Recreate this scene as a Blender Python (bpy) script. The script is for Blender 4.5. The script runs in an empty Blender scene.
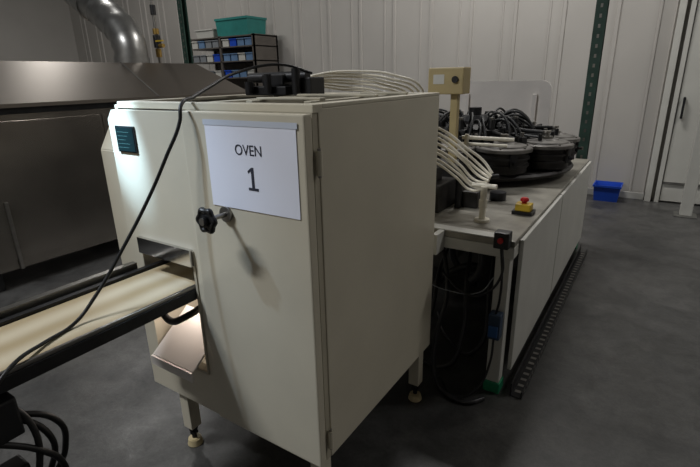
import bpy, bmesh, math, random
from mathutils import Vector, Matrix
random.seed(4)
scene = bpy.context.scene
try:
    scene.view_settings.view_transform = 'Standard'
except Exception:
    pass

# ---------------------------------------------------------------- materials
def s2l(c):
    return tuple(((x/255)/12.92 if x/255 <= 0.04045 else ((x/255+0.055)/1.055)**2.4) for x in c)
def mat(name, rgb, rough=0.5, metal=0.0, var=0.12, scale=6.0, bump=0.0, bscale=60, emit=None, estr=0, detail=4, spec=0.5, stretch=None):
    m = bpy.data.materials.new(name); m.use_nodes = True
    nt = m.node_tree; b = nt.nodes['Principled BSDF']
    c = s2l(rgb)
    tc = nt.nodes.new('ShaderNodeTexCoord'); n = nt.nodes.new('ShaderNodeTexNoise')
    n.inputs['Scale'].default_value = scale; n.inputs['Detail'].default_value = detail
    src = tc.outputs['Object']
    if stretch:
        mp = nt.nodes.new('ShaderNodeMapping'); mp.inputs['Scale'].default_value = stretch
        nt.links.new(src, mp.inputs['Vector']); src = mp.outputs['Vector']
    nt.links.new(src, n.inputs['Vector'])
    r = nt.nodes.new('ShaderNodeValToRGB')
    r.color_ramp.elements[0].position = 0.3; r.color_ramp.elements[1].position = 0.7
    r.color_ramp.elements[0].color = tuple(x*(1-var) for x in c)+(1,)
    r.color_ramp.elements[1].color = tuple(min(1, x*(1+var)) for x in c)+(1,)
    nt.links.new(n.outputs['Fac'], r.inputs['Fac']); nt.links.new(r.outputs['Color'], b.inputs['Base Color'])
    b.inputs['Roughness'].default_value = rough; b.inputs['Metallic'].default_value = metal
    b.inputs['Specular IOR Level'].default_value = spec
    if bump:
        n2 = nt.nodes.new('ShaderNodeTexNoise'); n2.inputs['Scale'].default_value = bscale; n2.inputs['Detail'].default_value = 5
        nt.links.new(src, n2.inputs['Vector'])
        bp = nt.nodes.new('ShaderNodeBump'); bp.inputs['Strength'].default_value = bump; bp.inputs['Distance'].default_value = 0.01
        nt.links.new(n2.outputs['Fac'], bp.inputs['Height']); nt.links.new(bp.outputs['Normal'], b.inputs['Normal'])
    if emit:
        b.inputs['Emission Color'].default_value = s2l(emit)+(1,); b.inputs['Emission Strength'].default_value = estr
    return m

M = {}
M['cream'] = mat('cream_paint', (204,197,178), 0.36, var=0.05, scale=3, bump=0.03, bscale=90)
M['creamdk'] = mat('cream_paint_worn', (180,173,154), 0.5, var=0.08, scale=5)
M['tubes'] = mat('cream_tubing', (220,214,198), 0.4, var=0.05)
M['white'] = mat('white_paint', (196,195,188), 0.45, var=0.05, scale=4)
M['wall'] = mat('wall_panel_paint', (182,178,172), 0.5, var=0.05, scale=1.2)
M['ceil'] = mat('ceiling_paint', (120,118,115), 0.8)
M['steel'] = mat('brushed_steel', (150,147,142), 0.32, 0.9, var=0.1, scale=3, bump=0.02, bscale=30, stretch=(6,1,6))
M['tabletop'] = mat('worn_tabletop', (140,136,126), 0.45, 0.1, var=0.28, scale=8)
M['lid'] = mat('oven_lid_steel', (118,111,103), 0.36, 0.8, var=0.12, scale=1.5, stretch=(1,0.3,1))
M['side'] = mat('oven_side_steel', (146,140,132), 0.22, 0.85, var=0.2, scale=2.2, bump=0.03, bscale=3)
M['shiny'] = mat('polished_steel', (205,205,205), 0.15, 1.0, var=0.05)
M['galv'] = mat('galvanised', (150,149,146), 0.35, 0.85, var=0.15, scale=12)
M['dark'] = mat('dark_metal', (42,42,44), 0.45, 0.5, var=0.3, scale=12)
M['darkgrey'] = mat('dark_grey_paint', (84,82,78), 0.5, 0.1, var=0.2, scale=6)
M['black'] = mat('black_plastic', (20,20,22), 0.45, var=0.2)
M['rubber'] = mat('black_rubber', (18,18,19), 0.5, var=0.2)
M['hose'] = mat('hose_rubber', (44,44,46), 0.4, var=0.2)
M['iron'] = mat('cast_iron', (118,115,111), 0.42, 0.5, var=0.25, scale=14, bump=0.08)
M['irondk'] = mat('cast_iron_dark', (50,48,47), 0.5, 0.5, var=0.3, scale=14, bump=0.08)
M['belt'] = mat('conveyor_belt', (216,200,168), 0.5, var=0.07, scale=5)
M['paper'] = mat('paper', (236,239,252), 0.8, var=0.01)
M['ink'] = mat('ink', (45,48,62), 0.8, var=0.02)
M['green'] = mat('green_paint', (58,84,74), 0.5, 0.2, var=0.2, scale=9)
M['greenbr'] = mat('green_foot_paint', (30,130,90), 0.5, var=0.1)
M['teal'] = mat('teal_plastic', (50,130,124), 0.45, var=0.1)
M['blue'] = mat('blue_plastic', (28,76,190), 0.4, var=0.1)
M['grey'] = mat('grey_plastic', (130,134,138), 0.5, var=0.1)
M['ltblue'] = mat('light_blue_plastic', (100,130,165), 0.5, var=0.1)
M['shelf'] = mat('shelf_metal', (104,98,92), 0.5, 0.3, var=0.1)
M['tan'] = mat('tan_paint', (172,155,112), 0.5, var=0.06)
M['yellow'] = mat('yellow_plastic', (190,158,44), 0.4, var=0.05)
M['red'] = mat('red_plastic', (180,28,28), 0.35, var=0.05)
M['brass'] = mat('brass', (170,140,80), 0.35, 0.8)
M['screen'] = mat('lcd_screen', (16,34,36), 0.3, var=0.1, emit=(16,44,46), estr=0.1)
M['castor'] = mat('amber_foot', (196,180,140), 0.5, var=0.08)
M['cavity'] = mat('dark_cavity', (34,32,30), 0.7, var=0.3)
M['tray'] = mat('tray_enamel', (232,226,220), 0.5, var=0.04)

# concrete: mottled, stained, with varying gloss
m = bpy.data.materials.new('concrete'); m.use_nodes=True; M['floor']=m
nt=m.node_tree; b=nt.nodes['Principled BSDF']
tc=nt.nodes.new('ShaderNodeTexCoord')
def noise(sc,det,dist=0.0,rough=0.6):
    n=nt.nodes.new('ShaderNodeTexNoise'); n.inputs['Scale'].default_value=sc; n.inputs['Detail'].default_value=det
    n.inputs['Distortion'].default_value=dist; n.inputs['Roughness'].default_value=rough
    nt.links.new(tc.outputs['Object'],n.inputs['Vector']); return n
def ramp(src,p0,c0,p1,c1):
    r=nt.nodes.new('ShaderNodeValToRGB'); r.color_ramp.elements[0].position=p0; r.color_ramp.elements[1].position=p1
    r.color_ramp.elements[0].color=c0; r.color_ramp.elements[1].color=c1; nt.links.new(src,r.inputs['Fac']); return r
def mult(a,b_,f=1.0):
    x=nt.nodes.new('ShaderNodeMixRGB'); x.blend_type='MULTIPLY'; x.inputs['Fac'].default_value=f
    nt.links.new(a,x.inputs['Color1']); nt.links.new(b_,x.inputs['Color2']); return x
big=ramp(noise(1.1,6,0.8).outputs['Fac'],0.3,s2l((54,54,54))+(1,),0.72,s2l((86,85,83))+(1,))
med=ramp(noise(7,12,0.5,0.75).outputs['Fac'],0.35,(0.62,0.62,0.62,1),0.62,(1.15,1.15,1.15,1))
fine=ramp(noise(60,6,0,0.8).outputs['Fac'],0.35,(0.80,0.80,0.80,1),0.65,(1.15,1.15,1.15,1))
c=mult(mult(big.outputs['Color'],med.outputs['Color']).outputs['Color'],fine.outputs['Color'])
nt.links.new(c.outputs['Color'],b.inputs['Base Color'])
rr_=ramp(noise(4,8,0.4).outputs['Fac'],0.3,(0.30,0.30,0.30,1),0.7,(0.52,0.52,0.52,1)); nt.links.new(rr_.outputs['Color'],b.inputs['Roughness'])
bp=nt.nodes.new('ShaderNodeBump'); bp.inputs['Strength'].default_value=0.12; bp.inputs['Distance'].default_value=0.01
nt.links.new(noise(22,8,0,0.7).outputs['Fac'],bp.inputs['Height']); nt.links.new(bp.outputs['Normal'],b.inputs['Normal'])

nt = M['belt'].node_tree; b = nt.nodes['Principled BSDF']
tc = nt.nodes.new('ShaderNodeTexCoord'); wv = nt.nodes.new('ShaderNodeTexWave'); wv.bands_direction = 'X'
wv.inputs['Scale'].default_value = 2.3; wv.inputs['Distortion'].default_value = 0.8; wv.inputs['Detail'].default_value = 3
nt.links.new(tc.outputs['Object'], wv.inputs['Vector'])
rp = nt.nodes.new('ShaderNodeValToRGB')
rp.color_ramp.elements[0].color = s2l((182,164,130))+(1,); rp.color_ramp.elements[1].color = s2l((212,200,174))+(1,)
nt.links.new(wv.outputs['Fac'], rp.inputs['Fac']); nt.links.new(rp.outputs['Color'], b.inputs['Base Color'])

# ---------------------------------------------------------------- helpers
def root(name, loc=(0,0,0)):
    e = bpy.data.objects.new(name, None); e.location = loc; e.empty_display_size = 0.1
    scene.collection.objects.link(e); return e
def fin(name, me, m, parent=None, smooth=False):
    ob = bpy.data.objects.new(name, me); scene.collection.objects.link(ob)
    if m: me.materials.append(m)
    if smooth:
        for p in me.polygons: p.use_smooth = True
    if parent:
        ob.parent = parent; ob.matrix_parent_inverse = Matrix.Translation(-Vector(parent.location))
    return ob
def frombm(name, bm, m, parent=None, smooth=False):
    bmesh.ops.recalc_face_normals(bm, faces=bm.faces)
    me = bpy.data.meshes.new(name); bm.to_mesh(me); bm.free()
    return fin(name, me, m, parent, smooth)
def addbox(bm, a, b, bev=0.0, rot=None, seg=2):
    a = Vector(a); b = Vector(b); c = (a+b)/2; s = b-a
    t = bmesh.new(); bmesh.ops.create_cube(t, size=1)
    for v in t.verts: v.co = Vector((v.co.x*s.x, v.co.y*s.y, v.co.z*s.z))
    if bev: bmesh.ops.bevel(t, geom=t.edges[:], offset=bev, segments=seg, affect='EDGES', profile=0.6)
    for v in t.verts:
        if rot is not None: v.co = rot @ v.co
        v.co += c
    me = bpy.data.meshes.new('t'); t.to_mesh(me); t.free(); bm.from_mesh(me); bpy.data.meshes.remove(me)
def box(name, a, b, m, parent=None, bev=0.0, rot=None):
    bm = bmesh.new(); addbox(bm, a, b, bev, rot); return frombm(name, bm, m, parent)
def boxes(name, lst, m, parent=None, bev=0.0):
    bm = bmesh.new()
    for a, b in lst: addbox(bm, a, b, bev)
    return frombm(name, bm, m, parent)
def addcyl(bm, p, q, r, r2=None, n=24, bev=0):
    p = Vector(p); q = Vector(q); d = q-p
    t = bmesh.new(); bmesh.ops.create_cone(t, cap_ends=True, segments=n, radius1=r, radius2=r if r2 is None else r2, depth=d.length)
    if bev:
        es = [e for e in t.edges if abs(e.verts[0].co.z-e.verts[1].co.z) < 1e-6]
        bmesh.ops.bevel(t, geom=es, offset=bev, segments=2, affect='EDGES')
    Q = d.to_track_quat('Z', 'Y').to_matrix()
    for v in t.verts: v.co = Q @ v.co + (p+q)/2
    me = bpy.data.meshes.new('t'); t.to_mesh(me); t.free(); bm.from_mesh(me); bpy.data.meshes.remove(me)
def shade_auto(ob, ang=0.7):
    me = ob.data
    for p in me.polygons: p.use_smooth = True
    bm = bmesh.new(); bm.from_mesh(me)
    for e in bm.edges:
        if len(e.link_faces) == 2 and e.calc_face_angle(0) > ang: e.smooth = False
    bm.to_mesh(me); bm.free()
    return ob
def cyl(name, p, q, r, m, parent=None, r2=None, n=24, bev=0):
    bm = bmesh.new(); addcyl(bm, p, q, r, r2, n, bev); return shade_auto(frombm(name, bm, m, parent))
def cyls(name, lst, m, parent=None, n=20):
    bm = bmesh.new()
    for p, q, r in lst: addcyl(bm, p, q, r, n=n)
    return shade_auto(frombm(name, bm, m, parent))
def prism(name, poly, axis, lo, hi, m, parent=None, bev=0):
    bm = bmesh.new()
    def P(a, b, t):
        return {'x': (t,a,b), 'y': (a,t,b), 'z': (a,b,t)}[axis]
    v1 = [bm.verts.new(P(a,b,lo)) for a,b in poly]; v2 = [bm.verts.new(P(a,b,hi)) for a,b in poly]
    bm.faces.new(v1); bm.faces.new(v2[::-1])
    n = len(poly)
    for i in range(n): bm.faces.new((v1[i], v1[(i+1)%n], v2[(i+1)%n], v2[i]))
    if bev: bmesh.ops.bevel(bm, geom=bm.edges[:], offset=bev, segments=2, affect='EDGES')
    return frombm(name, bm, m, parent)
def tube(name, paths, r, m, parent=None, res=3):
    cu = bpy.data.curves.new(name, 'CURVE'); cu.dimensions = '3D'; cu.bevel_depth = r; cu.bevel_resolution = res
    cu.resolution_u = 10; cu.use_fill_caps = True
    for pts in paths:
        sp = cu.splines.new('BEZIER'); sp.bezier_points.add(len(pts)-1)
        for i, p in enumerate(pts):
            bp = sp.bezier_points[i]; bp.co = p; bp.handle_left_type = bp.handle_right_type = 'AUTO'
    cu.materials.append(m)
    ob = bpy.data.objects.new(name, cu); scene.collection.objects.link(ob)
    bpy.context.view_layer.update()
    dg = bpy.context.evaluated_depsgraph_get()
    me = bpy.data.meshes.new_from_object(ob.evaluated_get(dg))
    bpy.data.objects.remove(ob)
    for p in me.polygons: p.use_smooth = True
    o = bpy.data.objects.new(name, me); scene.collection.objects.link(o)
    if not me.materials: me.materials.append(m)
    if parent:
        o.parent = parent; o.matrix_parent_inverse = Matrix.Translation(-Vector(parent.location))
    return o
def lathe(bm, c, prof, n=32):
    rings = []
    for r, z in prof:
        if r < 1e-5: rings.append([bm.verts.new((c[0], c[1], c[2]+z))])
        else: rings.append([bm.verts.new((c[0]+r*math.cos(2*math.pi*i/n), c[1]+r*math.sin(2*math.pi*i/n), c[2]+z)) for i in range(n)])
    for A, B in zip(rings, rings[1:]):
        for i in range(n):
            j = (i+1) % n
            if len(A) == 1 and len(B) == 1: break
            if len(A) == 1: bm.faces.new((A[0], B[i], B[j]))
            elif len(B) == 1: bm.faces.new((A[i], A[j], B[0]))
            else: bm.faces.new((A[i], A[j], B[j], B[i]))
def open_bin(name, a, b, m, wall=0.012, parent=None, taper=0.03):
    a = Vector(a); b = Vector(b)
    bm = bmesh.new()
    def ring(z, ins): return [bm.verts.new(p) for p in ((a.x+ins,a.y+ins,z),(b.x-ins,a.y+ins,z),(b.x-ins,b.y-ins,z),(a.x+ins,b.y-ins,z))]
    h = b.z-a.z
    R = [ring(a.z, taper), ring(b.z-0.12*h, wall), ring(b.z-0.12*h, 0), ring(b.z, 0), ring(b.z, wall), ring(a.z+wall, taper+wall)]
    bm.faces.new(R[0][::-1])
    for A, B in zip(R, R[1:]):
        for i in range(4): bm.faces.new((A[i], A[(i+1)%4], B[(i+1)%4], B[i]))
    bm.faces.new(R[-1])
    return frombm(name, bm, m, parent)

# ---------------------------------------------------------------- room
XL, XR, YF, YB, H = -13.0, 6.0, -5.0, 7.1, 5.6
box('floor', (XL,YF,-0.1), (XR,YB,0), M['floor'])
box('ceiling', (XL,YF,H), (XR,YB,H+0.1), M['ceil'])
box('wall_left', (XL-0.1,YF,0), (XL,YB,H), M['wall'])
box('wall_right', (XR,YF,0), (XR+0.1,YB,H), M['wall'])
box('wall_front', (XL,YF-0.1,0), (XR,YF,H), M['wall'])
prof = []
x = XL; P_=0.62
while x < 0.0:
    prof += [(x, YB), (x+0.40, YB), (x+0.407, YB-0.012), (x+0.425, YB-0.012), (x+0.432, YB), (x+0.56, YB), (x+0.570, YB-0.022), (x+0.61, YB-0.022), (x+0.62, YB)]
    x += P_
prof = [p for p in prof if p[0] <= -0.02] + [(-0.015, YB), (XR, YB), (XR, YB+0.12), (XL, YB+0.12)]
prism('wall_back', prof, 'z', 0, H, M['wall'])
box('baseboard_back', (XL,YB-0.045,0), (-0.02,YB-0.023,0.09), M['white'], bev=0.004)
d = root('door_1', (0.6, YB, 0))
boxes('leaf', [((0.16,YB-0.07,0.02),(1.30,YB-0.02,2.9))], M['white'], d, bev=0.006)
boxes('handle', [((0.20,YB-0.13,1.05),(0.225,YB-0.105,1.30)),((0.20,YB-0.11,1.06),(0.225,YB-0.07,1.08)),((0.20,YB-0.11,1.27),(0.225,YB-0.07,1.29))], M['dark'], d)
boxes('rail', [((0.16,YB-0.085,0.24),(1.30,YB-0.071,0.27))], M['galv'], d)
t = root('trim_1', (0.05, YB, 0))
boxes('jambs', [((-0.01,YB-0.12,0),(0.06,YB-0.001,3.0)),((0.10,YB-0.10,0),(0.15,YB-0.001,3.0)),((1.31,YB-0.12,0),(1.42,YB-0.001,3.0)),((-0.01,YB-0.13,3.0),(1.42,YB-0.001,3.12))], M['white'], t, bev=0.006)
g = root('door_guard_post', (0.42, 6.45, 0))
box('post', (0.36,6.40,0.012), (0.48,6.52,1.15), M['white'], g, bev=0.01)
box('foot_plate', (0.31,6.35,0), (0.53,6.57,0.012), M['galv'], g)

# ---------------------------------------------------------------- ceiling lamps
def lamp(x, y, power, sx=1.5, sy=0.35, z=H-0.35, col=(1,0.98,0.95)):
    r = root('ceiling_lamp', (x,y,z))
    box('housing', (x-sx/2,y-sy/2,z), (x+sx/2,y+sy/2,z+0.08), M['white'], r, bev=0.01)
    cyls('hangers', [((x-sx*0.35,y,z+0.08),(x-sx*0.35,y,H),0.006),((x+sx*0.35,y,z+0.08),(x+sx*0.35,y,H),0.006)], M['galv'], r, n=8)
    L = bpy.data.lights.new('lamp_light', 'AREA'); L.shape = 'RECTANGLE'; L.size = sx; L.size_y = sy; L.energy = power; L.color = col
    o = bpy.data.objects.new('lamp_light', L); scene.collection.objects.link(o)
    o.location = (x,y,z-0.01); o.parent = r; o.matrix_parent_inverse = Matrix.Translation(-Vector(r.location))
lamp(-3.6, -1.4, 230, col=(0.96,0.98,1.0))
lamp(-1.8, 5.3, 120)
lamp(-7.6, 4.4, 75)
lamp(3.2, 5.2, 90)

# ================================================================ OVEN CABINET
ov = root('industrial_oven_cabinet', (-1.3, 1.45, 0))
X0, X1, Y0, Y1, ZB, ZT = -1.74, -0.80, 1.02, 1.94, 0.31, 1.52
XD = -1.31
box('side_panel_right', (X1-0.02,Y0+0.055,ZB), (X1,Y1,ZT), M['cream'], ov, bev=0.004)
box('side_panel_left', (X0,Y0+0.03,ZB), (X0+0.02,Y1,ZT), M['cream'], ov, bev=0.003)
box('back_panel', (X0+0.02,Y1-0.02,ZB), (X1-0.021,Y1,ZT), M['cream'], ov)
box('bottom_panel', (X0+0.02,Y0+0.05,ZB), (X1-0.021,Y1-0.02,ZB+0.02), M['creamdk'], ov)
boxes('front_frame', [((X1-0.06,Y0+0.03,ZB),(X1-0.004,Y0+0.054,ZT-0.01)),((XD-0.02,Y0+0.03,ZB),(XD+0.02,Y0+0.054,ZT-0.01)),((XD+0.02,Y0+0.03,ZT-0.05),(X1-0.06,Y0+0.054,ZT-0.01))], M['creamdk'], ov)
box('door_panel', (XD,Y0-0.012,ZB), (X1,Y0+0.024,ZT-0.012), M['cream'], ov, bev=0.005)
ox0, ox1, oz0, oz1 = -1.665, -1.345, 0.50, 1.01
prism('front_panel', [(X0,ZB),(XD-0.004,ZB),(XD-0.004,ZT-0.016),(X0+0.03,ZT-0.016),(X0,ZT-0.05),(X0,oz1),
      (ox1,oz1),(ox1,oz0),(X0,oz0)], 'y', Y0-0.004, Y0+0.028, M['cream'], ov)
boxes('front_panel_strip', [((X0,Y0-0.004,oz0-0.001),(ox0,Y0+0.028,0.80))], M['cream'], ov)
prism('left_wing', [(Y0+0.04,0.80),(Y0+0.04,1.34),(Y0+0.10,1.44),(Y0+0.5,1.44),(Y0+0.5,0.80)], 'x', X0-0.17, X0-0.002, M['cream'], ov, bev=0.004)
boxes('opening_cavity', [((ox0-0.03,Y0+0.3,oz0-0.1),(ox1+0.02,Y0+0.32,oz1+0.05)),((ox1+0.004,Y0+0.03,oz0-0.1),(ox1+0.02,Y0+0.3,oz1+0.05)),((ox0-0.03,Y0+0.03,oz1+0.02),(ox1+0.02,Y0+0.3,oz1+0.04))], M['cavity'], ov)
boxes('opening_hood', [((ox0+0.005,Y0-0.02,oz1-0.055),(ox1-0.004,Y0+0.20,oz1-0.045)),((ox0+0.005,Y0-0.02,oz1-0.045),(ox1-0.004,Y0-0.006,oz1+0.01))], M['shiny'], ov)
boxes('opening_frame', [((ox1-0.008,Y0-0.008,oz0),(ox1+0.003,Y0-0.003,oz1+0.004)),((ox0,Y0-0.010,oz0-0.01),(ox1,Y0-0.003,oz0+0.002))], M['creamdk'], ov)
box('chute_tray', (-1.61,0.93,0.595), (-1.36,1.17,0.603), M['tray'], ov, bev=0.002, rot=Matrix.Rotation(math.radians(36),3,'X'))
box('chute_lip', (-1.61,0.943,0.490), (-1.36,0.953,0.530), M['tray'], ov)
tube('chute_hose', [[(-1.64,1.2,0.70),(-1.60,1.03,0.72),(-1.50,0.985,0.70),(-1.42,1.00,0.735),(-1.38,1.12,0.78)]], 0.014, M['rubber'], ov)
cyl('added_fill_bulb', (-1.50,1.30,0.79), (-1.50,1.27,0.79), 0.018, M['white'], ov, n=14)  # added bulb body, stands in as source for the tray fill light
L = bpy.data.lights.new('tray_fill_light','POINT'); L.energy=3.2; L.color=(1.0,0.86,0.76); L.shadow_soft_size=0.02  # added warm fill light to brighten the chute tray
o = bpy.data.objects.new('tray_fill_light',L); scene.collection.objects.link(o); o.location=(-1.50,1.16,0.79); o.parent=ov; o.matrix_parent_inverse=Matrix.Translation(-Vector(ov.location))
boxes('top_rails', [((X0+0.02,Y0+0.03,ZT-0.012),(X1,Y0+0.075,ZT+0.012)),((X1-0.05,Y0+0.076,ZT),(X1,Y1,ZT+0.012)),
    ((X0+0.02,Y0+0.076,ZT),(X0+0.07,Y1,ZT+0.012)),((X0+0.071,Y1-0.05,ZT),(X1-0.051,Y1,ZT+0.012)),((-1.33,Y0+0.076,ZT-0.005),(-1.28,Y1-0.051,ZT+0.01))], M['cream'], ov, bev=0.003)
boxes('top_plate', [((X0+0.075,Y0+0.08,ZT-0.04),(X1-0.055,Y1-0.055,ZT-0.03))], M['dark'], ov)
boxes('top_brackets', [((-1.20,1.25,ZT+0.012),(-0.92,1.28,ZT+0.020)),((-1.22,1.5,ZT+0.012),(-0.86,1.52,ZT+0.022)),((-1.05,1.7,ZT+0.012),(-0.84,1.72,ZT+0.022)),
    ((-1.20,1.20,ZT-0.03),(-1.17,1.8,ZT+0.012)),((-0.95,1.2,ZT-0.03),(-0.92,1.8,ZT+0.012))], M['creamdk'], ov, bev=0.003)
legs = []
for lx in (X0+0.13, X1-0.075):
    for ly in (Y0+0.02, Y1-0.085):
        legs.append(((lx,ly,0.10),(lx+0.055,ly+0.055,ZB)))
boxes('legs', legs, M['cream'], ov, bev=0.004)
bm = bmesh.new(); bm2 = bmesh.new()
for a, b2 in legs:
    cx, cy = (a[0]+b2[0])/2, (a[1]+b2[1])/2
    addcyl(bm, (cx,cy,0.035), (cx,cy,0.12), 0.011, n=12); addcyl(bm, (cx,cy,0.06), (cx,cy,0.075), 0.02, n=6); addcyl(bm, (cx,cy,0.085), (cx,cy,0.10), 0.022, n=6)
    addcyl(bm2, (cx,cy,0.0), (cx,cy,0.035), 0.036, 0.028, n=20, bev=0.004)
shade_auto(frombm('leg_bolts', bm, M['dark'], ov)); shade_auto(frombm('leg_feet', bm2, M['castor'], ov))
for i, z in enumerate((0.40, 1.37)):
    cyl('hinge_%d'%i, (X1+0.008,Y0+0.040,z-0.035), (X1+0.008,Y0+0.040,z+0.035), 0.009, M['cream'], ov, n=14)
    cyls('hinge_pin_%d'%i, [((X1+0.008,Y0+0.040,z-0.042),(X1+0.008,Y0+0.040,z+0.042),0.0055)], M['steel'], ov, n=10)
boxes('display_bezel', [((-1.695,Y0-0.010,1.352),(-1.580,Y0-0.004,1.448))], M['dark'], ov, bev=0.002)
box('display_screen', (-1.690,Y0-0.012,1.357), (-1.585,Y0-0.0101,1.443), M['screen'], ov)
boxes('display_text', [((-1.682,Y0-0.0128,1.425-0.014*k),(-1.61-0.012*(k%3),Y0-0.0121,1.427-0.014*k)) for k in range(5)], mat('lcd_text',(50,84,82),0.5), ov)
kx, kz = -1.136, 1.186
bm = bmesh.new(); addcyl(bm,(kx,Y0-0.012,kz),(kx,0.935,kz),0.008,n=14); addcyl(bm,(kx,Y0-0.012,kz),(kx,Y0-0.022,kz),0.026,n=24)
shade_auto(frombm('handwheel_stem', bm, M['steel'], ov))
bm = bmesh.new()
addcyl(bm,(kx,0.942,kz),(kx,0.905,kz),0.019,n=20,bev=0.003)
N, K = 60, 10
vs = []
for i in range(N):
    a = 2*math.pi*i/N; R = 0.033+0.0035*math.cos(6*a)
    vs.append([bm.verts.new((kx+(R+0.009*math.cos(2*math.pi*k/K))*math.cos(a), 0.922+0.010*math.sin(2*math.pi*k/K), kz+(R+0.009*math.cos(2*math.pi*k/K))*math.sin(a))) for k in range(K)])
for i in range(N):
    for k in range(K): bm.faces.new((vs[i][k], vs[(i+1)%N][k], vs[(i+1)%N][(k+1)%K], vs[i][(k+1)%K]))
addcyl(bm,(kx,0.928,kz),(kx,0.916,kz),0.031,n=24)
shade_auto(frombm('handwheel', bm, M['black'], ov))
cyl('handwheel_hub', (kx,0.905,kz), (kx,0.902,kz), 0.012, M['steel'], ov, n=16)
boxes('top_drive', [((-1.60,1.60,ZT+0.012),(-1.36,1.74,ZT+0.05)),((-1.52,1.63,ZT+0.05),(-1.40,1.72,ZT+0.10)),((-1.34,1.62,ZT+0.012),(-1.24,1.72,ZT+0.085))], M['black'], ov, bev=0.006)
cyls('top_drive_cylinders', [((-1.62,1.66,ZT+0.085),(-1.30,1.68,ZT+0.09),0.022),((-1.44,1.58,ZT+0.02),(-1.44,1.58,ZT+0.10),0.016),((-1.30,1.60,ZT+0.02),(-1.30,1.60,ZT+0.12),0.018),((-1.55,1.58,ZT+0.02),(-1.55,1.58,ZT+0.07),0.02)], M['dark'], ov)

# paper sign
pp = root('paper_sign', (-1.01, 1.0, 1.345))
boxes('sheet', [((-1.195,Y0-0.0145,1.211),(-0.828,Y0-0.0128,1.478))], M['paper'], pp)
box('tape_top', (-1.20,Y0-0.0155,1.469), (-0.822,Y0-0.0146,1.486), mat('clear_tape',(205,212,225),0.15,var=0.02), pp)
def text(name, s, size, loc, m, parent, rotz=0, rx=90, ext=0.0006):
    cu = bpy.data.curves.new(name, 'FONT'); cu.body = s; cu.size = size; cu.align_x = 'CENTER'; cu.align_y = 'CENTER'; cu.extrude = ext
    ob = bpy.data.objects.new(name, cu); scene.collection.objects.link(ob)
    bpy.context.view_layer.update()
    me = bpy.data.meshes.new_from_object(ob.evaluated_get(bpy.context.evaluated_depsgraph_get()))
    bpy.data.objects.remove(ob)
    me.transform(Matrix.Translation(loc) @ Matrix.Rotation(math.radians(rotz),4,'Z') @ Matrix.Rotation(math.radians(rx),4,'X') @ Matrix.Scale(0.92,4,(1,0,0)))
    me.materials.clear()
    return fin(name, me, m, parent)
text('text_oven', 'OVEN', 0.045, (-1.014, Y0-0.0150, 1.398), M['ink'], pp)
nx, nz0, nz1 = -1.004, 1.278, 1.349
prism('text_number', [(nx-0.020,nz0),(nx+0.020,nz0),(nx+0.020,nz0+0.008),(nx+0.005,nz0+0.008),(nx+0.005,nz1),(nx-0.003,nz1),(nx-0.020,nz1-0.012),(nx-0.017,nz1-0.019),(nx-0.0055,nz1-0.011),(nx-0.0055,nz0+0.008),(nx-0.020,nz0+0.008)], 'y', Y0-0.0155, Y0-0.0146, M['ink'], pp)

# ================================================================ CONVEYOR
cv = root('belt_conveyor', (-1.52, 0.3, 0))
bx0, bx1, bz = -1.655, -1.375, 0.87
ye, yi = -1.1, 1.24
box('belt', (bx0,ye+0.03,bz-0.012), (bx1,yi,bz), M['belt'], cv)
boxes('side_rails', [((bx0-0.03,ye,bz-0.055),(bx0-0.004,yi,bz+0.012)),((bx1+0.014,ye,bz-0.05),(bx1+0.020,yi,bz-0.008))], M['dark'], cv, bev=0.002)
boxes('edge_strip', [((bx1+0.001,ye,bz-0.02),(bx1+0.013,yi,bz+0.004))], M['steel'], cv, bev=0.002)
boxes('outer_guide', [((bx0-0.080,ye,bz-0.02),(bx0-0.050,1.01,bz+0.03))], M['steel'], cv, bev=0.003)
boxes('bed', [((bx0-0.002,ye+0.03,bz-0.05),(bx1+0.001,yi,bz-0.014))], M['dark'], cv)
boxes('guide_brackets', [((bx0-0.055,y,bz-0.02),(bx0-0.03,y+0.03,bz-0.005)) for y in (-0.8,-0.2,0.4,0.85)], M['steel'], cv)
cyls('roller', [((bx0,ye+0.03,bz-0.03),(bx1,ye+0.03,bz-0.03),0.028)], M['steel'], cv)
st = []
for sx in (bx0-0.03, bx1-0.03):
    for sy in (-0.95, 0.22):
        st.append(((sx,sy,0),(sx+0.035,sy+0.035,bz-0.052)))
    st.append(((sx,-0.95+0.035,0.25),(sx+0.03,0.22,0.28)))
for sy in (-0.95, 0.22): st.append(((bx0+0.005,sy,0.6),(bx1-0.03,sy+0.03,0.63)))
boxes('stand', st, M['dark'], cv, bev=0.002)
boxes('stand_control_box', [((-1.44,0.262,0.68),(-1.345,0.39,0.80)),((-1.42,0.262,0.40),(-1.35,0.38,0.58))], M['black'], cv, bev=0.008)
tube('clamp_and_cables', [[(-1.40,0.34,0.80),(-1.35,0.40,0.72),(-1.34,0.38,0.5),(-1.38,0.32,0.3),(-1.36,0.4,0.1),(-1.30,0.5,0.012)],
     [(-1.42,0.30,0.78),(-1.36,0.44,0.64),(-1.42,0.42,0.4),(-1.38,0.34,0.2),(-1.33,0.30,0.012)],
     [(-1.37,0.30,0.70),(-1.33,0.40,0.62),(-1.35,0.46,0.5),(-1.38,0.44,0.3),(-1.45,0.5,0.015),(-1.6,0.6,0.012)],
     [(-1.40,0.36,0.74),(-1.37,0.47,0.66),(-1.40,0.49,0.52),(-1.43,0.44,0.40),(-1.42,0.40,0.2),(-1.46,0.44,0.015),(-1.62,0.46,0.013)],
     [(-1.39,0.30,0.50),(-1.33,0.40,0.42),(-1.40,0.46,0.3),(-1.48,0.40,0.2),(-1.42,0.32,0.1),(-1.36,0.46,0.015),(-1.5,0.52,0.015)]], 0.009, M['rubber'], cv)

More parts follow.
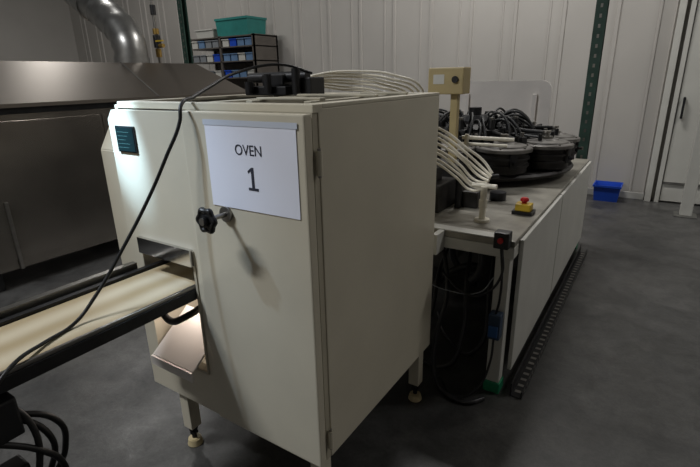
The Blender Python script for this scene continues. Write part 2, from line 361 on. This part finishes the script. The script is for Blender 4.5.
pc = root('power_cable', (-1.4, 0.8, 0.86))
tube('cord', [[(-1.26,1.66,1.62),(-1.34,1.56,1.655),(-1.42,1.40,1.63),(-1.38,1.20,1.575),(-1.32,1.08,1.548),(-1.275,0.99,1.525),(-1.27,0.975,1.48),(-1.315,0.94,1.37),(-1.374,0.90,1.245),
      (-1.43,0.81,1.08),(-1.455,0.70,0.94),(-1.45,0.62,0.882),(-1.42,0.52,0.878),(-1.37,0.42,0.884),(-1.345,0.36,0.86),(-1.36,0.25,0.75)]], 0.0058, M['rubber'], pc)

# ================================================================ LEFT STAINLESS TUNNEL OVEN
so = root('stainless_tunnel_oven', (-4.9, 1.2, 0))
sx0, sx1, sy0, sy1, sz = -5.57, -4.23, -2.2, 4.2, 1.43
box('body', (sx0,sy0,0.16), (sx1,sy1,sz), M['side'], so, bev=0.01)
boxes('access_panels', [((sx1+0.001,sy0+0.1,0.24),(sx1+0.006,0.55,1.33)),((sx1+0.001,0.57,0.24),(sx1+0.006,2.40,1.33)),((sx1+0.001,2.42,0.24),(sx1+0.006,sy1-0.1,1.33))], M['side'], so, bev=0.002)
boxes('eave_dark_strip', [((sx1+0.001,sy0,sz-0.05),(sx1+0.012,sy1,sz-0.001))], M['dark'], so)  # dark strip along the body just below the eave
bm = bmesh.new()
ea = 0.05; rz = 1.79
pts = [(sx1+ea,sy0-ea,sz+0.03),(sx1+ea,sy1+ea,sz+0.03),(sx0-ea,sy1+ea,sz+0.03),(sx0-ea,sy0-ea,sz+0.03)]
lo = [bm.verts.new((p[0],p[1],sz)) for p in pts]; up = [bm.verts.new(p) for p in pts]
cxm = (sx0+sx1)/2
ra = [bm.verts.new((cxm+0.18,sy0+0.15,rz)),bm.verts.new((cxm+0.18,sy1-0.25,rz)),bm.verts.new((cxm-0.18,sy1-0.25,rz)),bm.verts.new((cxm-0.18,sy0+0.15,rz))]
bm.faces.new(lo); bm.faces.new(ra)
for i in range(4):
    j=(i+1)%4; bm.faces.new((lo[i],lo[j],up[j],up[i])); bm.faces.new((up[i],up[j],ra[j],ra[i]))
frombm('hood', bm, M['lid'], so)
bm = bmesh.new()
for y in (-0.6,1.35,3.0):
    p = Vector((sx1+ea,y,sz+0.032)); q = Vector((cxm+0.18,y,rz+0.002)); dv = q-p
    ang = math.atan2(dv.z, dv.x)
    addbox(bm, ((p+q)/2-Vector((dv.length/2,0.008,0.003))), ((p+q)/2+Vector((dv.length/2,0.008,0.003))), 0, Matrix.Rotation(-ang,3,'Y'))
frombm('hood_seams', bm, M['darkgrey'], so)
boxes('legs', [((lx,ly,0),(lx+0.08,ly+0.08,0.16)) for lx in (sx0+0.05,sx1-0.13) for ly in (-2.0,-0.4,1.3,2.8,4.0)], M['dark'], so)
boxes('side_strut', [((sx1+0.007,1.50,0.16),(sx1+0.025,1.525,0.72))], M['steel'], so, bev=0.003)

du = root('ventilation_duct', (-4.95, 3.25, 0))
def sweep(name, pts, r, m, parent):
    P = [Vector(p) for p in pts]; path = []
    for i in range(len(P)-1):
        p0 = P[max(i-1,0)]; p1=P[i]; p2=P[i+1]; p3=P[min(i+2,len(P)-1)]
        n = max(3,int((p2-p1).length/0.045))
        for k in range(n):
            t=k/n; path.append(0.5*((2*p1)+(-p0+p2)*t+(2*p0-5*p1+4*p2-p3)*t*t+(-p0+3*p1-3*p2+p3)*t**3))
    path.append(P[-1])
    bm = bmesh.new(); n=28; prev=None; up=Vector((0,1,0))
    for i,p in enumerate(path):
        d=(path[min(i+1,len(path)-1)]-path[max(i-1,0)]).normalized()
        s=d.cross(up).normalized(); u=s.cross(d)
        rr=r*(1.05 if i%4==0 else 1.0)
        ring=[bm.verts.new(p+rr*(math.cos(2*math.pi*k/n)*s+math.sin(2*math.pi*k/n)*u)) for k in range(n)]
        if prev:
            for k in range(n): bm.faces.new((prev[k],prev[(k+1)%n],ring[(k+1)%n],ring[k]))
        prev=ring
    return shade_auto(frombm(name,bm,m,parent),0.4)
sweep('duct_elbow', [(-4.9,3.25,1.84),(-4.9,3.25,1.95),(-5.02,3.27,2.12),(-5.35,3.3,2.33),(-5.8,3.33,2.56),(-6.4,3.36,2.88)], 0.17, M['galv'], du)
sweep('duct_riser', [(-6.4,3.36,2.88),(-6.6,3.36,3.05),(-6.68,3.36,3.4),(-6.68,3.36,4.4),(-6.68,3.36,H)], 0.17, M['galv'], du)
cyls('collars', [((-4.9,3.25,1.792),(-4.9,3.25,1.85),0.18),((-5.55,3.315,2.43),(-5.60,3.318,2.455),0.19)], M['galv'], du)
gp = root('gas_pipe', (-4.9,3.66,0))
cyls('pipe', [((-4.9,3.60,1.792),(-4.9,3.60,H),0.018)], M['steel'], gp)
cyls('fittings', [((-4.9,3.60,1.86),(-4.9,3.60,1.95),0.032),((-4.9,3.60,2.10),(-4.9,3.60,2.16),0.034),((-4.90,3.60,1.98),(-4.80,3.60,1.98),0.022)], M['brass'], gp)
cyls('valve', [((-4.9,3.60,1.96),(-4.9,3.60,2.09),0.040),((-4.9,3.60,2.30),(-4.9,3.60,2.40),0.03)], M['black'], gp)
boxes('valve_lever', [((-4.88,3.56,2.02),(-4.76,3.58,2.035))], M['yellow'], gp)

# ================================================================ POSTS
def upright(x, y):
    r = root('steel_upright_post', (x,y,0))
    w=0.045
    boxes('channel', [((x-w,y-w,0.012),(x-w+0.008,y+w,H-0.01)),((x-w+0.008,y-w,0.012),(x+w,y-w+0.008,H-0.01)),((x-w+0.008,y+w-0.008,0.012),(x+w,y+w,H-0.01))], M['green'], r)
    box('base_plate', (x-0.07,y-0.07,0), (x+0.07,y+0.07,0.012), M['galv'], r)
    bm=bmesh.new(); z=0.2
    while z<H-0.1:
        addbox(bm,(x-0.008,y-w-0.003,z),(x+0.010,y-w-0.0005,z+0.03)); z+=0.08
    frombm('slots', bm, M['steel'], r)
upright(-0.56, 4.86)
upright(-5.78, 4.72)

# ================================================================ SHELVING
sh = root('shelving_unit', (-6.8, 6.6, 0))
hx0,hx1,hy0,hy1,hz=-7.65,-6.0,6.30,6.92,2.34
ps=[]
for px in (hx0,(hx0+hx1)/2-0.02,hx1-0.04):
    for py in (hy0,hy1-0.04): ps.append(((px,py,0),(px+0.04,py+0.04,hz)))
for z in (0.15,0.75,1.30,1.62,1.90,2.14,2.31):
    ps.append(((hx0,hy0,z),(hx1,hy1,z+0.02)))
ps.append(((hx0,hy1-0.02,0.1),(hx1,hy1-0.01,hz))); ps.append(((hx1-0.012,hy0,0.1),(hx1,hy1,hz)))
boxes('frame', ps, M['shelf'], sh)
sb = root('storage_bins', (-6.8, 6.6, 1.65))
cols=['ltblue','white','ltblue','grey','blue','white','grey','ltblue']
i=0
for z in (1.64,1.92,2.16):
    for x in [hx0+0.05+0.185*k for k in range(4)]+[hx0+0.865+0.185*k for k in range(4)]:
        open_bin('bin_%d'%i,(x,hy0+0.01,z+0.001),(x+0.175,hy0+0.40,z+0.125),M[cols[(i*3+int(z*10))%8]],parent=sb,taper=0.012); i+=1
open_bin('storage_crate',(-6.95,6.34,2.331),(-6.15,6.84,2.63),M['teal'])
open_bin('storage_crate',(-7.5,6.34,2.331),(-7.02,6.80,2.48),M['white'])
open_bin('plastic_tote',(-0.60,6.72,0.0),(-0.27,7.04,0.21),M['blue'])

# ================================================================ ROTARY BAKING MACHINE
tb = root('rotary_baking_table', (-1.2, 3.4, 0))
tx0,tx1,ty0,ty1,tz=-2.05,-0.48,2.15,4.74,0.85
boxes('table_top', [((tx0,ty0,tz-0.03),(tx1,ty1,tz))], M['tabletop'], tb, bev=0.004)
boxes('frame', [((tx0,ty0,tz-0.09),(tx1,ty0+0.05,tz-0.031)),((tx0,ty1-0.05,tz-0.09),(tx1,ty1,tz-0.031)),((tx1-0.05,ty0+0.05,tz-0.09),(tx1,ty1-0.05,tz-0.031)),((tx0,ty0+0.05,tz-0.09),(tx0+0.05,ty1-0.05,tz-0.031)),
    ((tx0,ty1-0.07,0.06),(tx0+0.07,ty1,tz-0.09)),((tx1-0.07,ty1-0.07,0.06),(tx1,ty1,tz-0.09)),((tx0,ty0,0.06),(tx0+0.07,ty0+0.07,tz-0.09)),
    ((tx1-0.085,ty0,0.06),(tx1-0.015,ty0+0.07,tz-0.09))], M['white'], tb, bev=0.004)
boxes('feet', [((a,b_,0),(a+0.085,b_+0.085,0.06)) for a,b_ in ((tx1-0.093,ty0-0.01),(tx1-0.08,ty1-0.08),(tx0-0.01,ty0-0.01),(tx0-0.01,ty1-0.08))], M['greenbr'], tb, bev=0.003)
boxes('side_panels', [((tx1+0.001,ty0+0.09,0.10),(tx1+0.022,3.28,tz-0.015)),((tx1+0.001,3.30,0.10),(tx1+0.022,ty1,tz-0.015))], M['white'], tb, bev=0.005)
boxes('back_panel', [((tx0+0.07,ty1-0.03,0.1),(tx1-0.07,ty1-0.015,tz-0.09))], M['darkgrey'], tb)
boxes('lower_drive', [((-1.7,3.30,0.12),(-0.95,4.1,0.62)),((-1.5,3.15,0.3),(-1.1,3.3,0.55))], M['darkgrey'], tb, bev=0.02)
cyls('lower_drive_supports', [((x,y,0),(x,y,0.13),0.03) for x in (-1.6,-1.05) for y in (3.4,4.0)]+[((-1.32,3.7,0.61),(-1.32,3.7,tz-0.03),0.12)], M['dark'], tb)

# carousel
cx, cy, pr = -1.27, 3.84, 0.62
bm = bmesh.new()
lathe(bm,(cx,cy,tz),[(0.0,0.0),(0.30,0.0),(0.30,0.04),(0.76,0.05),(0.775,0.07),(0.76,0.085),(0.2,0.09),(0.18,0.34),(0.10,0.40),(0.0,0.40)],40)
shade_auto(frombm('carousel_disc', bm, M['irondk'], tb),0.5)
bm=bmesh.new(); bmr=bmesh.new(); bmk=bmesh.new(); bmd=bmesh.new()
for i in range(10):
    a=math.radians(i*36-52); px,py=cx+pr*math.cos(a),cy+pr*math.sin(a); z=tz+0.09
    lathe(bmd,(px,py,z),[(0,0),(0.15,0),(0.165,0.012),(0.165,0.05),(0.178,0.052),(0.178,0.066),(0.165,0.068),(0.165,0.10),(0.178,0.102),(0.178,0.116),(0.165,0.118),(0.165,0.15),(0,0.15)],32)
    lathe(bm,(px,py,z+0.15),[(0,0.0),(0.188,0.0),(0.193,0.004),(0.193,0.024),(0.185,0.030),(0.155,0.032),(0.150,0.042),(0.09,0.054),(0.085,0.060),(0,0.062)],32)
    lathe(bmr,(px,py,z+0.212),[(0,0),(0.045,0.0),(0.045,0.015),(0.022,0.018),(0.022,0.035),(0.03,0.04),(0.028,0.052),(0,0.054)],20)
    ix,iy=cx+0.17*math.cos(a),cy+0.17*math.sin(a)
    addcyl(bmk,(ix,iy,z+0.26),(px,py,z+0.25),0.014,n=10)
    R=Matrix.Rotation(a,3,'Z')
    mx,my=cx+0.48*math.cos(a),cy+0.48*math.sin(a)
    addbox(bmk,(mx-0.10,my-0.012,z+0.215),(mx+0.10,my+0.012,z+0.24),0.004,R)
    hx,hy=cx+0.36*math.cos(a),cy+0.36*math.sin(a)
    addbox(bmk,(hx-0.05,hy-0.05,z+0.005),(hx+0.05,hy+0.05,z+0.27),0.01,R)
    addcyl(bmk,(hx,hy,z+0.27),(hx,hy,z+0.34),0.03,0.022,n=14)
    addcyl(bmr,(hx,hy,z+0.34),(hx,hy,z+0.355),0.02,n=6)
    for s in (-1,1):
        qx,qy=hx-0.075*s*math.sin(a),hy+0.075*s*math.cos(a)
        zt=z+0.27+0.06*random.random()
        addcyl(bmk,(qx,qy,z+0.1),(qx,qy,zt),0.024,n=12)
        addcyl(bmk,(qx,qy,zt),(qx-0.04*math.cos(a),qy-0.04*math.sin(a),zt+0.03),0.016,n=10)
        addcyl(bmr,(qx,qy,zt-0.05),(qx,qy,zt-0.035),0.028,n=6)
        lx1,ly1=px-0.09*s*math.sin(a),py+0.09*s*math.cos(a)
        addcyl(bmk,(qx,qy,z+0.235),(lx1,ly1,z+0.225),0.009,n=8)
        addcyl(bmk,(lx1,ly1,z+0.195),(lx1,ly1,z+0.25),0.014,n=10)
    for k in range(6):
        bb=a+math.radians(60*k+30)
        addcyl(bmr,(px+0.17*math.cos(bb),py+0.17*math.sin(bb),z+0.177),(px+0.17*math.cos(bb),py+0.17*math.sin(bb),z+0.189),0.009,n=6)
    ox,oy=cx+(pr+0.165)*math.cos(a),cy+(pr+0.165)*math.sin(a)
    addcyl(bmk,(ox,oy,z+0.085),(ox+0.05*math.cos(a),oy+0.05*math.sin(a),z+0.09),0.012,n=10)
    addbox(bmk,(ox-0.02,oy-0.025,z+0.05),(ox+0.02,oy+0.025,z+0.16),0.004,R)
    a2=a+math.radians(18); vx,vy=cx+0.55*math.cos(a2),cy+0.55*math.sin(a2)
    addbox(bmk,(vx-0.03,vy-0.025,z),(vx+0.03,vy+0.025,z+0.23),0.006,Matrix.Rotation(a2,3,'Z'))
    addcyl(bmr,(vx,vy,z+0.23),(vx,vy,z+0.26),0.014,n=8)
shade_auto(frombm('pan_lids', bm, M['iron'], tb),0.5)
shade_auto(frombm('pan_drums', bmd, M['irondk'], tb),0.6)
shade_auto(frombm('pan_knobs', bmr, M['steel'], tb),0.6)
shade_auto(frombm('clamp_arms', bmk, M['black'], tb),0.6)
hp=[]
for i in range(10):
    a=math.radians(36*i-52)
    for da,h in ((0.2,0.47),(-0.15,0.44),(0.33,0.42)):
        hp.append([(cx+0.17*math.cos(a),cy+0.17*math.sin(a),tz+0.32),(cx+0.28*math.cos(a+da),cy+0.28*math.sin(a+da),tz+h),(cx+0.42*math.cos(a+da*1.2),cy+0.42*math.sin(a+da*1.2),tz+h-0.05),(cx+0.50*math.cos(a+da),cy+0.50*math.sin(a+da),tz+0.26)])
tube('carousel_hoses', hp, 0.009, M['rubber'], tb, res=2)
bm=bmesh.new()
addcyl(bm,(cx,cy,tz+0.39),(cx,cy,tz+0.44),0.13,0.10,n=28,bev=0.01); addcyl(bm,(cx,cy,tz+0.44),(cx,cy,tz+0.50),0.05,n=20)
shade_auto(frombm('hub_cap', bm, M['dark'], tb),0.6)
boxes('gearbox', [((-1.25,2.42,tz),(-0.98,2.70,tz+0.16)),((-1.20,2.46,tz+0.16),(-1.04,2.62,tz+0.24)),((-0.92,2.62,tz),(-0.82,2.78,tz+0.10)),((-1.3,2.75,tz),(-1.0,3.0,tz+0.22))], M['irondk'], tb, bev=0.012)
cyls('gearbox_fittings', [((-0.93,2.60,tz),(-0.93,2.60,tz+0.20),0.02),((-0.88,2.85,tz),(-0.88,2.85,tz+0.16),0.03),((-1.22,2.93,tz+0.22),(-1.22,2.93,tz+0.36),0.035),((-0.78,2.9,tz),(-0.78,2.9,tz+0.05),0.05),((-1.05,2.7,tz+0.12),(-0.80,2.95,tz+0.14),0.014),((-0.98,2.78,tz+0.18),(-0.98,2.78,tz+0.30),0.022)], M['dark'], tb)
prof=[]
bxl,bxr,bzl,bzh,rr=-1.78,-0.86,1.12,1.54,0.09
for (ccx,ccz,a0) in ((bxr-rr,bzh-rr,0),(bxl+rr,bzh-rr,90),(bxl+rr*0.4,bzl+rr*0.4,180),(bxr-rr*0.4,bzl+rr*0.4,270)):
    r_=rr if a0<180 else rr*0.4
    for k in range(7):
        a=math.radians(a0+15*k); prof.append((ccx+r_*math.cos(a),ccz+r_*math.sin(a)))
prism('back_guard_panel', prof, 'y', 4.70, 4.72, M['tray'], tb)
boxes('back_guard_supports', [((bxl+0.12,4.67,tz),(bxl+0.16,4.699,bzh-0.12)),((bxr-0.16,4.67,tz),(bxr-0.12,4.699,bzh-0.12))], M['tray'], tb, bev=0.003)
def bundle(name, base, off, n, r, m, parent, jit=0.0):
    paths=[]
    for i in range(n):
        o=Vector(off)*i
        paths.append([tuple(Vector(p)+o*w+Vector((random.uniform(-jit,jit),random.uniform(-jit,jit),random.uniform(-jit,jit)))) for p,w in base])
    return tube(name,paths,r,m,parent)
bundle('tube_bundle_front',[((-1.28,2.32,1.36),1),((-1.10,2.34,1.37),1),((-0.95,2.38,1.32),1),((-0.84,2.43,1.24),1),((-0.76,2.47,1.16),1),((-0.70,2.46,1.10),0.5)],(-0.012,0.012,-0.027),8,0.0075,M['tubes'],tb,0.006)
bundle('tube_bundle_top',[((-1.62,2.00,1.585),0.3),((-1.48,2.03,1.62),0.7),((-1.30,2.08,1.628),1),((-1.12,2.12,1.605),1),((-1.00,2.20,1.54),1),((-1.04,2.26,1.42),1),((-1.16,2.33,0.98),0.5)],(-0.022,0.006,-0.014),7,0.0058,M['tubes'],tb,0.003)
cyls('cream_rods', [((-1.05,2.95,1.22),(-0.74,3.02,1.21),0.012),((-1.05,2.95,1.18),(-0.78,3.02,1.17),0.010),((-1.02,2.95,tz),(-1.02,2.95,1.24),0.014)], M['tubes'], tb)
cyls('tube_support', [((-0.72,2.40,tz),(-0.72,2.40,tz+0.19),0.017),((-0.72,2.40,tz),(-0.72,2.40,tz+0.015),0.04),((-0.79,2.42,tz+0.19),(-0.66,2.42,tz+0.19),0.013),((-0.72,2.40,tz+0.08),(-0.72,2.40,tz+0.12),0.022)], M['tubes'], tb)
boxes('table_edge_plates', [((-1.15,ty0,tz+0.001),(-0.52,ty0+0.07,tz+0.008)),((-0.86,ty0-0.10,tz-0.10),(-0.83,ty0-0.001,tz+0.005)),((-1.15,ty0-0.10,tz-0.07),(-0.861,ty0-0.001,tz-0.06))], M['white'], tb, bev=0.002)

cb = root('control_box', (-1.12,2.85,1.56))
boxes('enclosure', [((-1.235,2.80,1.49),(-1.010,2.93,1.645))], M['tan'], cb, bev=0.008)
boxes('post', [((-1.10,2.84,tz+0.2205),(-1.055,2.885,1.491))], M['tan'], cb, bev=0.003)
cyls('dial', [((-1.06,2.80,1.575),(-1.06,2.79,1.575),0.02)], M['black'], cb)
boxes('label', [((-1.20,2.7985,1.55),(-1.13,2.7999,1.605))], M['white'], cb)

ex, ey = -0.565, 2.66
es = root('emergency_stop', (ex,ey,tz))
boxes('base', [((ex-0.055,ey-0.045,tz+0.0005),(ex+0.055,ey+0.045,tz+0.02))], M['black'], es)
boxes('housing', [((ex-0.042,ey-0.035,tz+0.02),(ex+0.042,ey+0.035,tz+0.06))], M['yellow'], es, bev=0.005)
bm=bmesh.new(); addcyl(bm,(ex,ey,tz+0.06),(ex,ey,tz+0.072),0.014,n=14); addcyl(bm,(ex,ey,tz+0.072),(ex,ey,tz+0.092),0.025,0.020,n=24,bev=0.004)
shade_auto(frombm('button', bm, M['red'], es))

sw = root('switch_box', (-0.52,2.13,0.87))
boxes('switch_body', [((-0.565,2.085,0.825),(-0.495,2.149,0.905))], M['black'], sw, bev=0.006)
cyls('switch_button', [((-0.53,2.085,0.87),(-0.53,2.070,0.87),0.013)], M['red'], sw)
so2 = root('socket_box', (-0.52,2.12,0.38))
boxes('socket_body', [((-0.56,2.09,0.34),(-0.50,2.149,0.48))], mat('socket_blue',(40,58,80),0.45), so2, bev=0.008)
boxes('socket_cover', [((-0.552,2.078,0.36),(-0.508,2.089,0.42))], mat('socket_cover',(40,80,130),0.4), so2, bev=0.003)
tube('socket_lead', [[(-0.53,2.11,0.345),(-0.53,2.08,0.22),(-0.56,2.03,0.10),(-0.66,1.98,0.015),(-0.8,2.1,0.012)],[(-0.53,2.12,0.83),(-0.51,2.06,0.70),(-0.58,2.04,0.60),(-0.70,2.1,0.56),(-0.85,2.2,0.6)],[(-0.53,2.11,0.47),(-0.51,2.08,0.58),(-0.51,2.08,0.70),(-0.53,2.1,0.83)]], 0.006, M['rubber'], so2)

rl = root('slotted_floor_rail', (-0.38,3.2,0))
boxes('channel', [((-0.435,2.16,0),(-0.375,4.60,0.006)),((-0.435,2.16,0.006),(-0.429,4.60,0.075)),((-0.381,2.16,0.006),(-0.375,4.60,0.04))], M['dark'], rl)
bm=bmesh.new(); y=2.2
while y<4.56:
    addbox(bm,(-0.3748,y,0.012),(-0.3735,y+0.03,0.030)); addbox(bm,(-0.42,y,0.0062),(-0.39,y+0.02,0.0075)); y+=0.06
frombm('slots', bm, M['steel'], rl)

ho = root('rubber_hoses', (-0.9,2.3,0))
loop=[]
for k in range(15):
    a=math.radians(-60+k*26); loop.append((-0.80+0.10*math.cos(a),2.36+0.012*k,0.62+0.13*math.sin(a)))
tube('hose_loop', [loop+[(-0.95,2.45,0.45),(-1.0,2.40,0.2),(-0.98,2.3,0.03)]], 0.020, M['hose'], ho)
tube('hoses', [[(-1.1,3.2,0.50),(-0.98,2.5,0.50),(-0.92,2.2,0.28),(-0.98,2.12,0.08),(-1.2,2.3,0.02)],
   [(-0.9,2.9,0.75),(-0.78,2.4,0.50),(-0.74,2.25,0.2),(-0.80,2.2,0.03),(-1.0,2.2,0.02)],
   [(-0.8,3.0,0.78),(-0.70,2.6,0.40),(-0.72,2.4,0.03),(-0.9,2.5,0.014),(-1.1,2.8,0.014)],
   [(-1.0,2.5,0.75),(-0.85,2.28,0.45),(-0.84,2.10,0.20),(-0.80,2.05,0.03),(-0.70,1.98,0.014),(-0.60,1.98,0.014),(-0.54,2.05,0.014)]], 0.012, M['hose'], ho)
tube('thin_wires', [[(-1.0,2.16,0.66),(-0.9,2.10,0.58),(-0.78,2.1,0.55),(-0.62,2.12,0.57),(-0.56,2.13,0.66)]], 0.003, M['grey'], ho)

# task lamp
tl = root('clip_spotlight', (-1.95,0.35,2.6))
cyls('fixture', [((-2.05,0.30,2.62),(-1.99,0.40,2.53),0.035),((-2.06,0.28,2.64),(-2.06,0.28,H),0.008)], M['black'], tl)
def spot(name, e, size, tgt, col):
    L = bpy.data.lights.new(name,'SPOT'); L.energy=e; L.color=col; L.spot_size=math.radians(size); L.spot_blend=1.0; L.shadow_soft_size=0.02
    o = bpy.data.objects.new(name,L); scene.collection.objects.link(o); o.location=(-1.975,0.42,2.505)
    dirv=Vector(tgt)-o.location; o.rotation_euler=dirv.to_track_quat('-Z','Y').to_euler()
    o.parent=tl; o.matrix_parent_inverse=Matrix.Translation(-Vector(tl.location))
spot('spot_light', 420, 13, (-1.68,1.02,1.41), (0.50,0.75,1.0))
spot('spill_light', 55, 40, (-1.48,1.02,1.38), (0.55,0.75,1.0))

w = bpy.data.worlds.new('World'); scene.world = w; w.use_nodes=True
w.node_tree.nodes['Background'].inputs['Color'].default_value=(0.5,0.55,0.65,1); w.node_tree.nodes['Background'].inputs['Strength'].default_value=0.1
cam = bpy.data.cameras.new('Camera'); co = bpy.data.objects.new('Camera', cam); scene.collection.objects.link(co)
cam.sensor_width=36; cam.lens=24.0; cam.clip_start=0.05
co.matrix_world = Matrix.Translation((0,0,1.6)) @ Matrix.Rotation(math.radians(33.2),4,'Z') @ Matrix.Rotation(math.radians(90-18.5),4,'X') @ Matrix.Rotation(math.radians(-1.2),4,'Z')
scene.camera = co
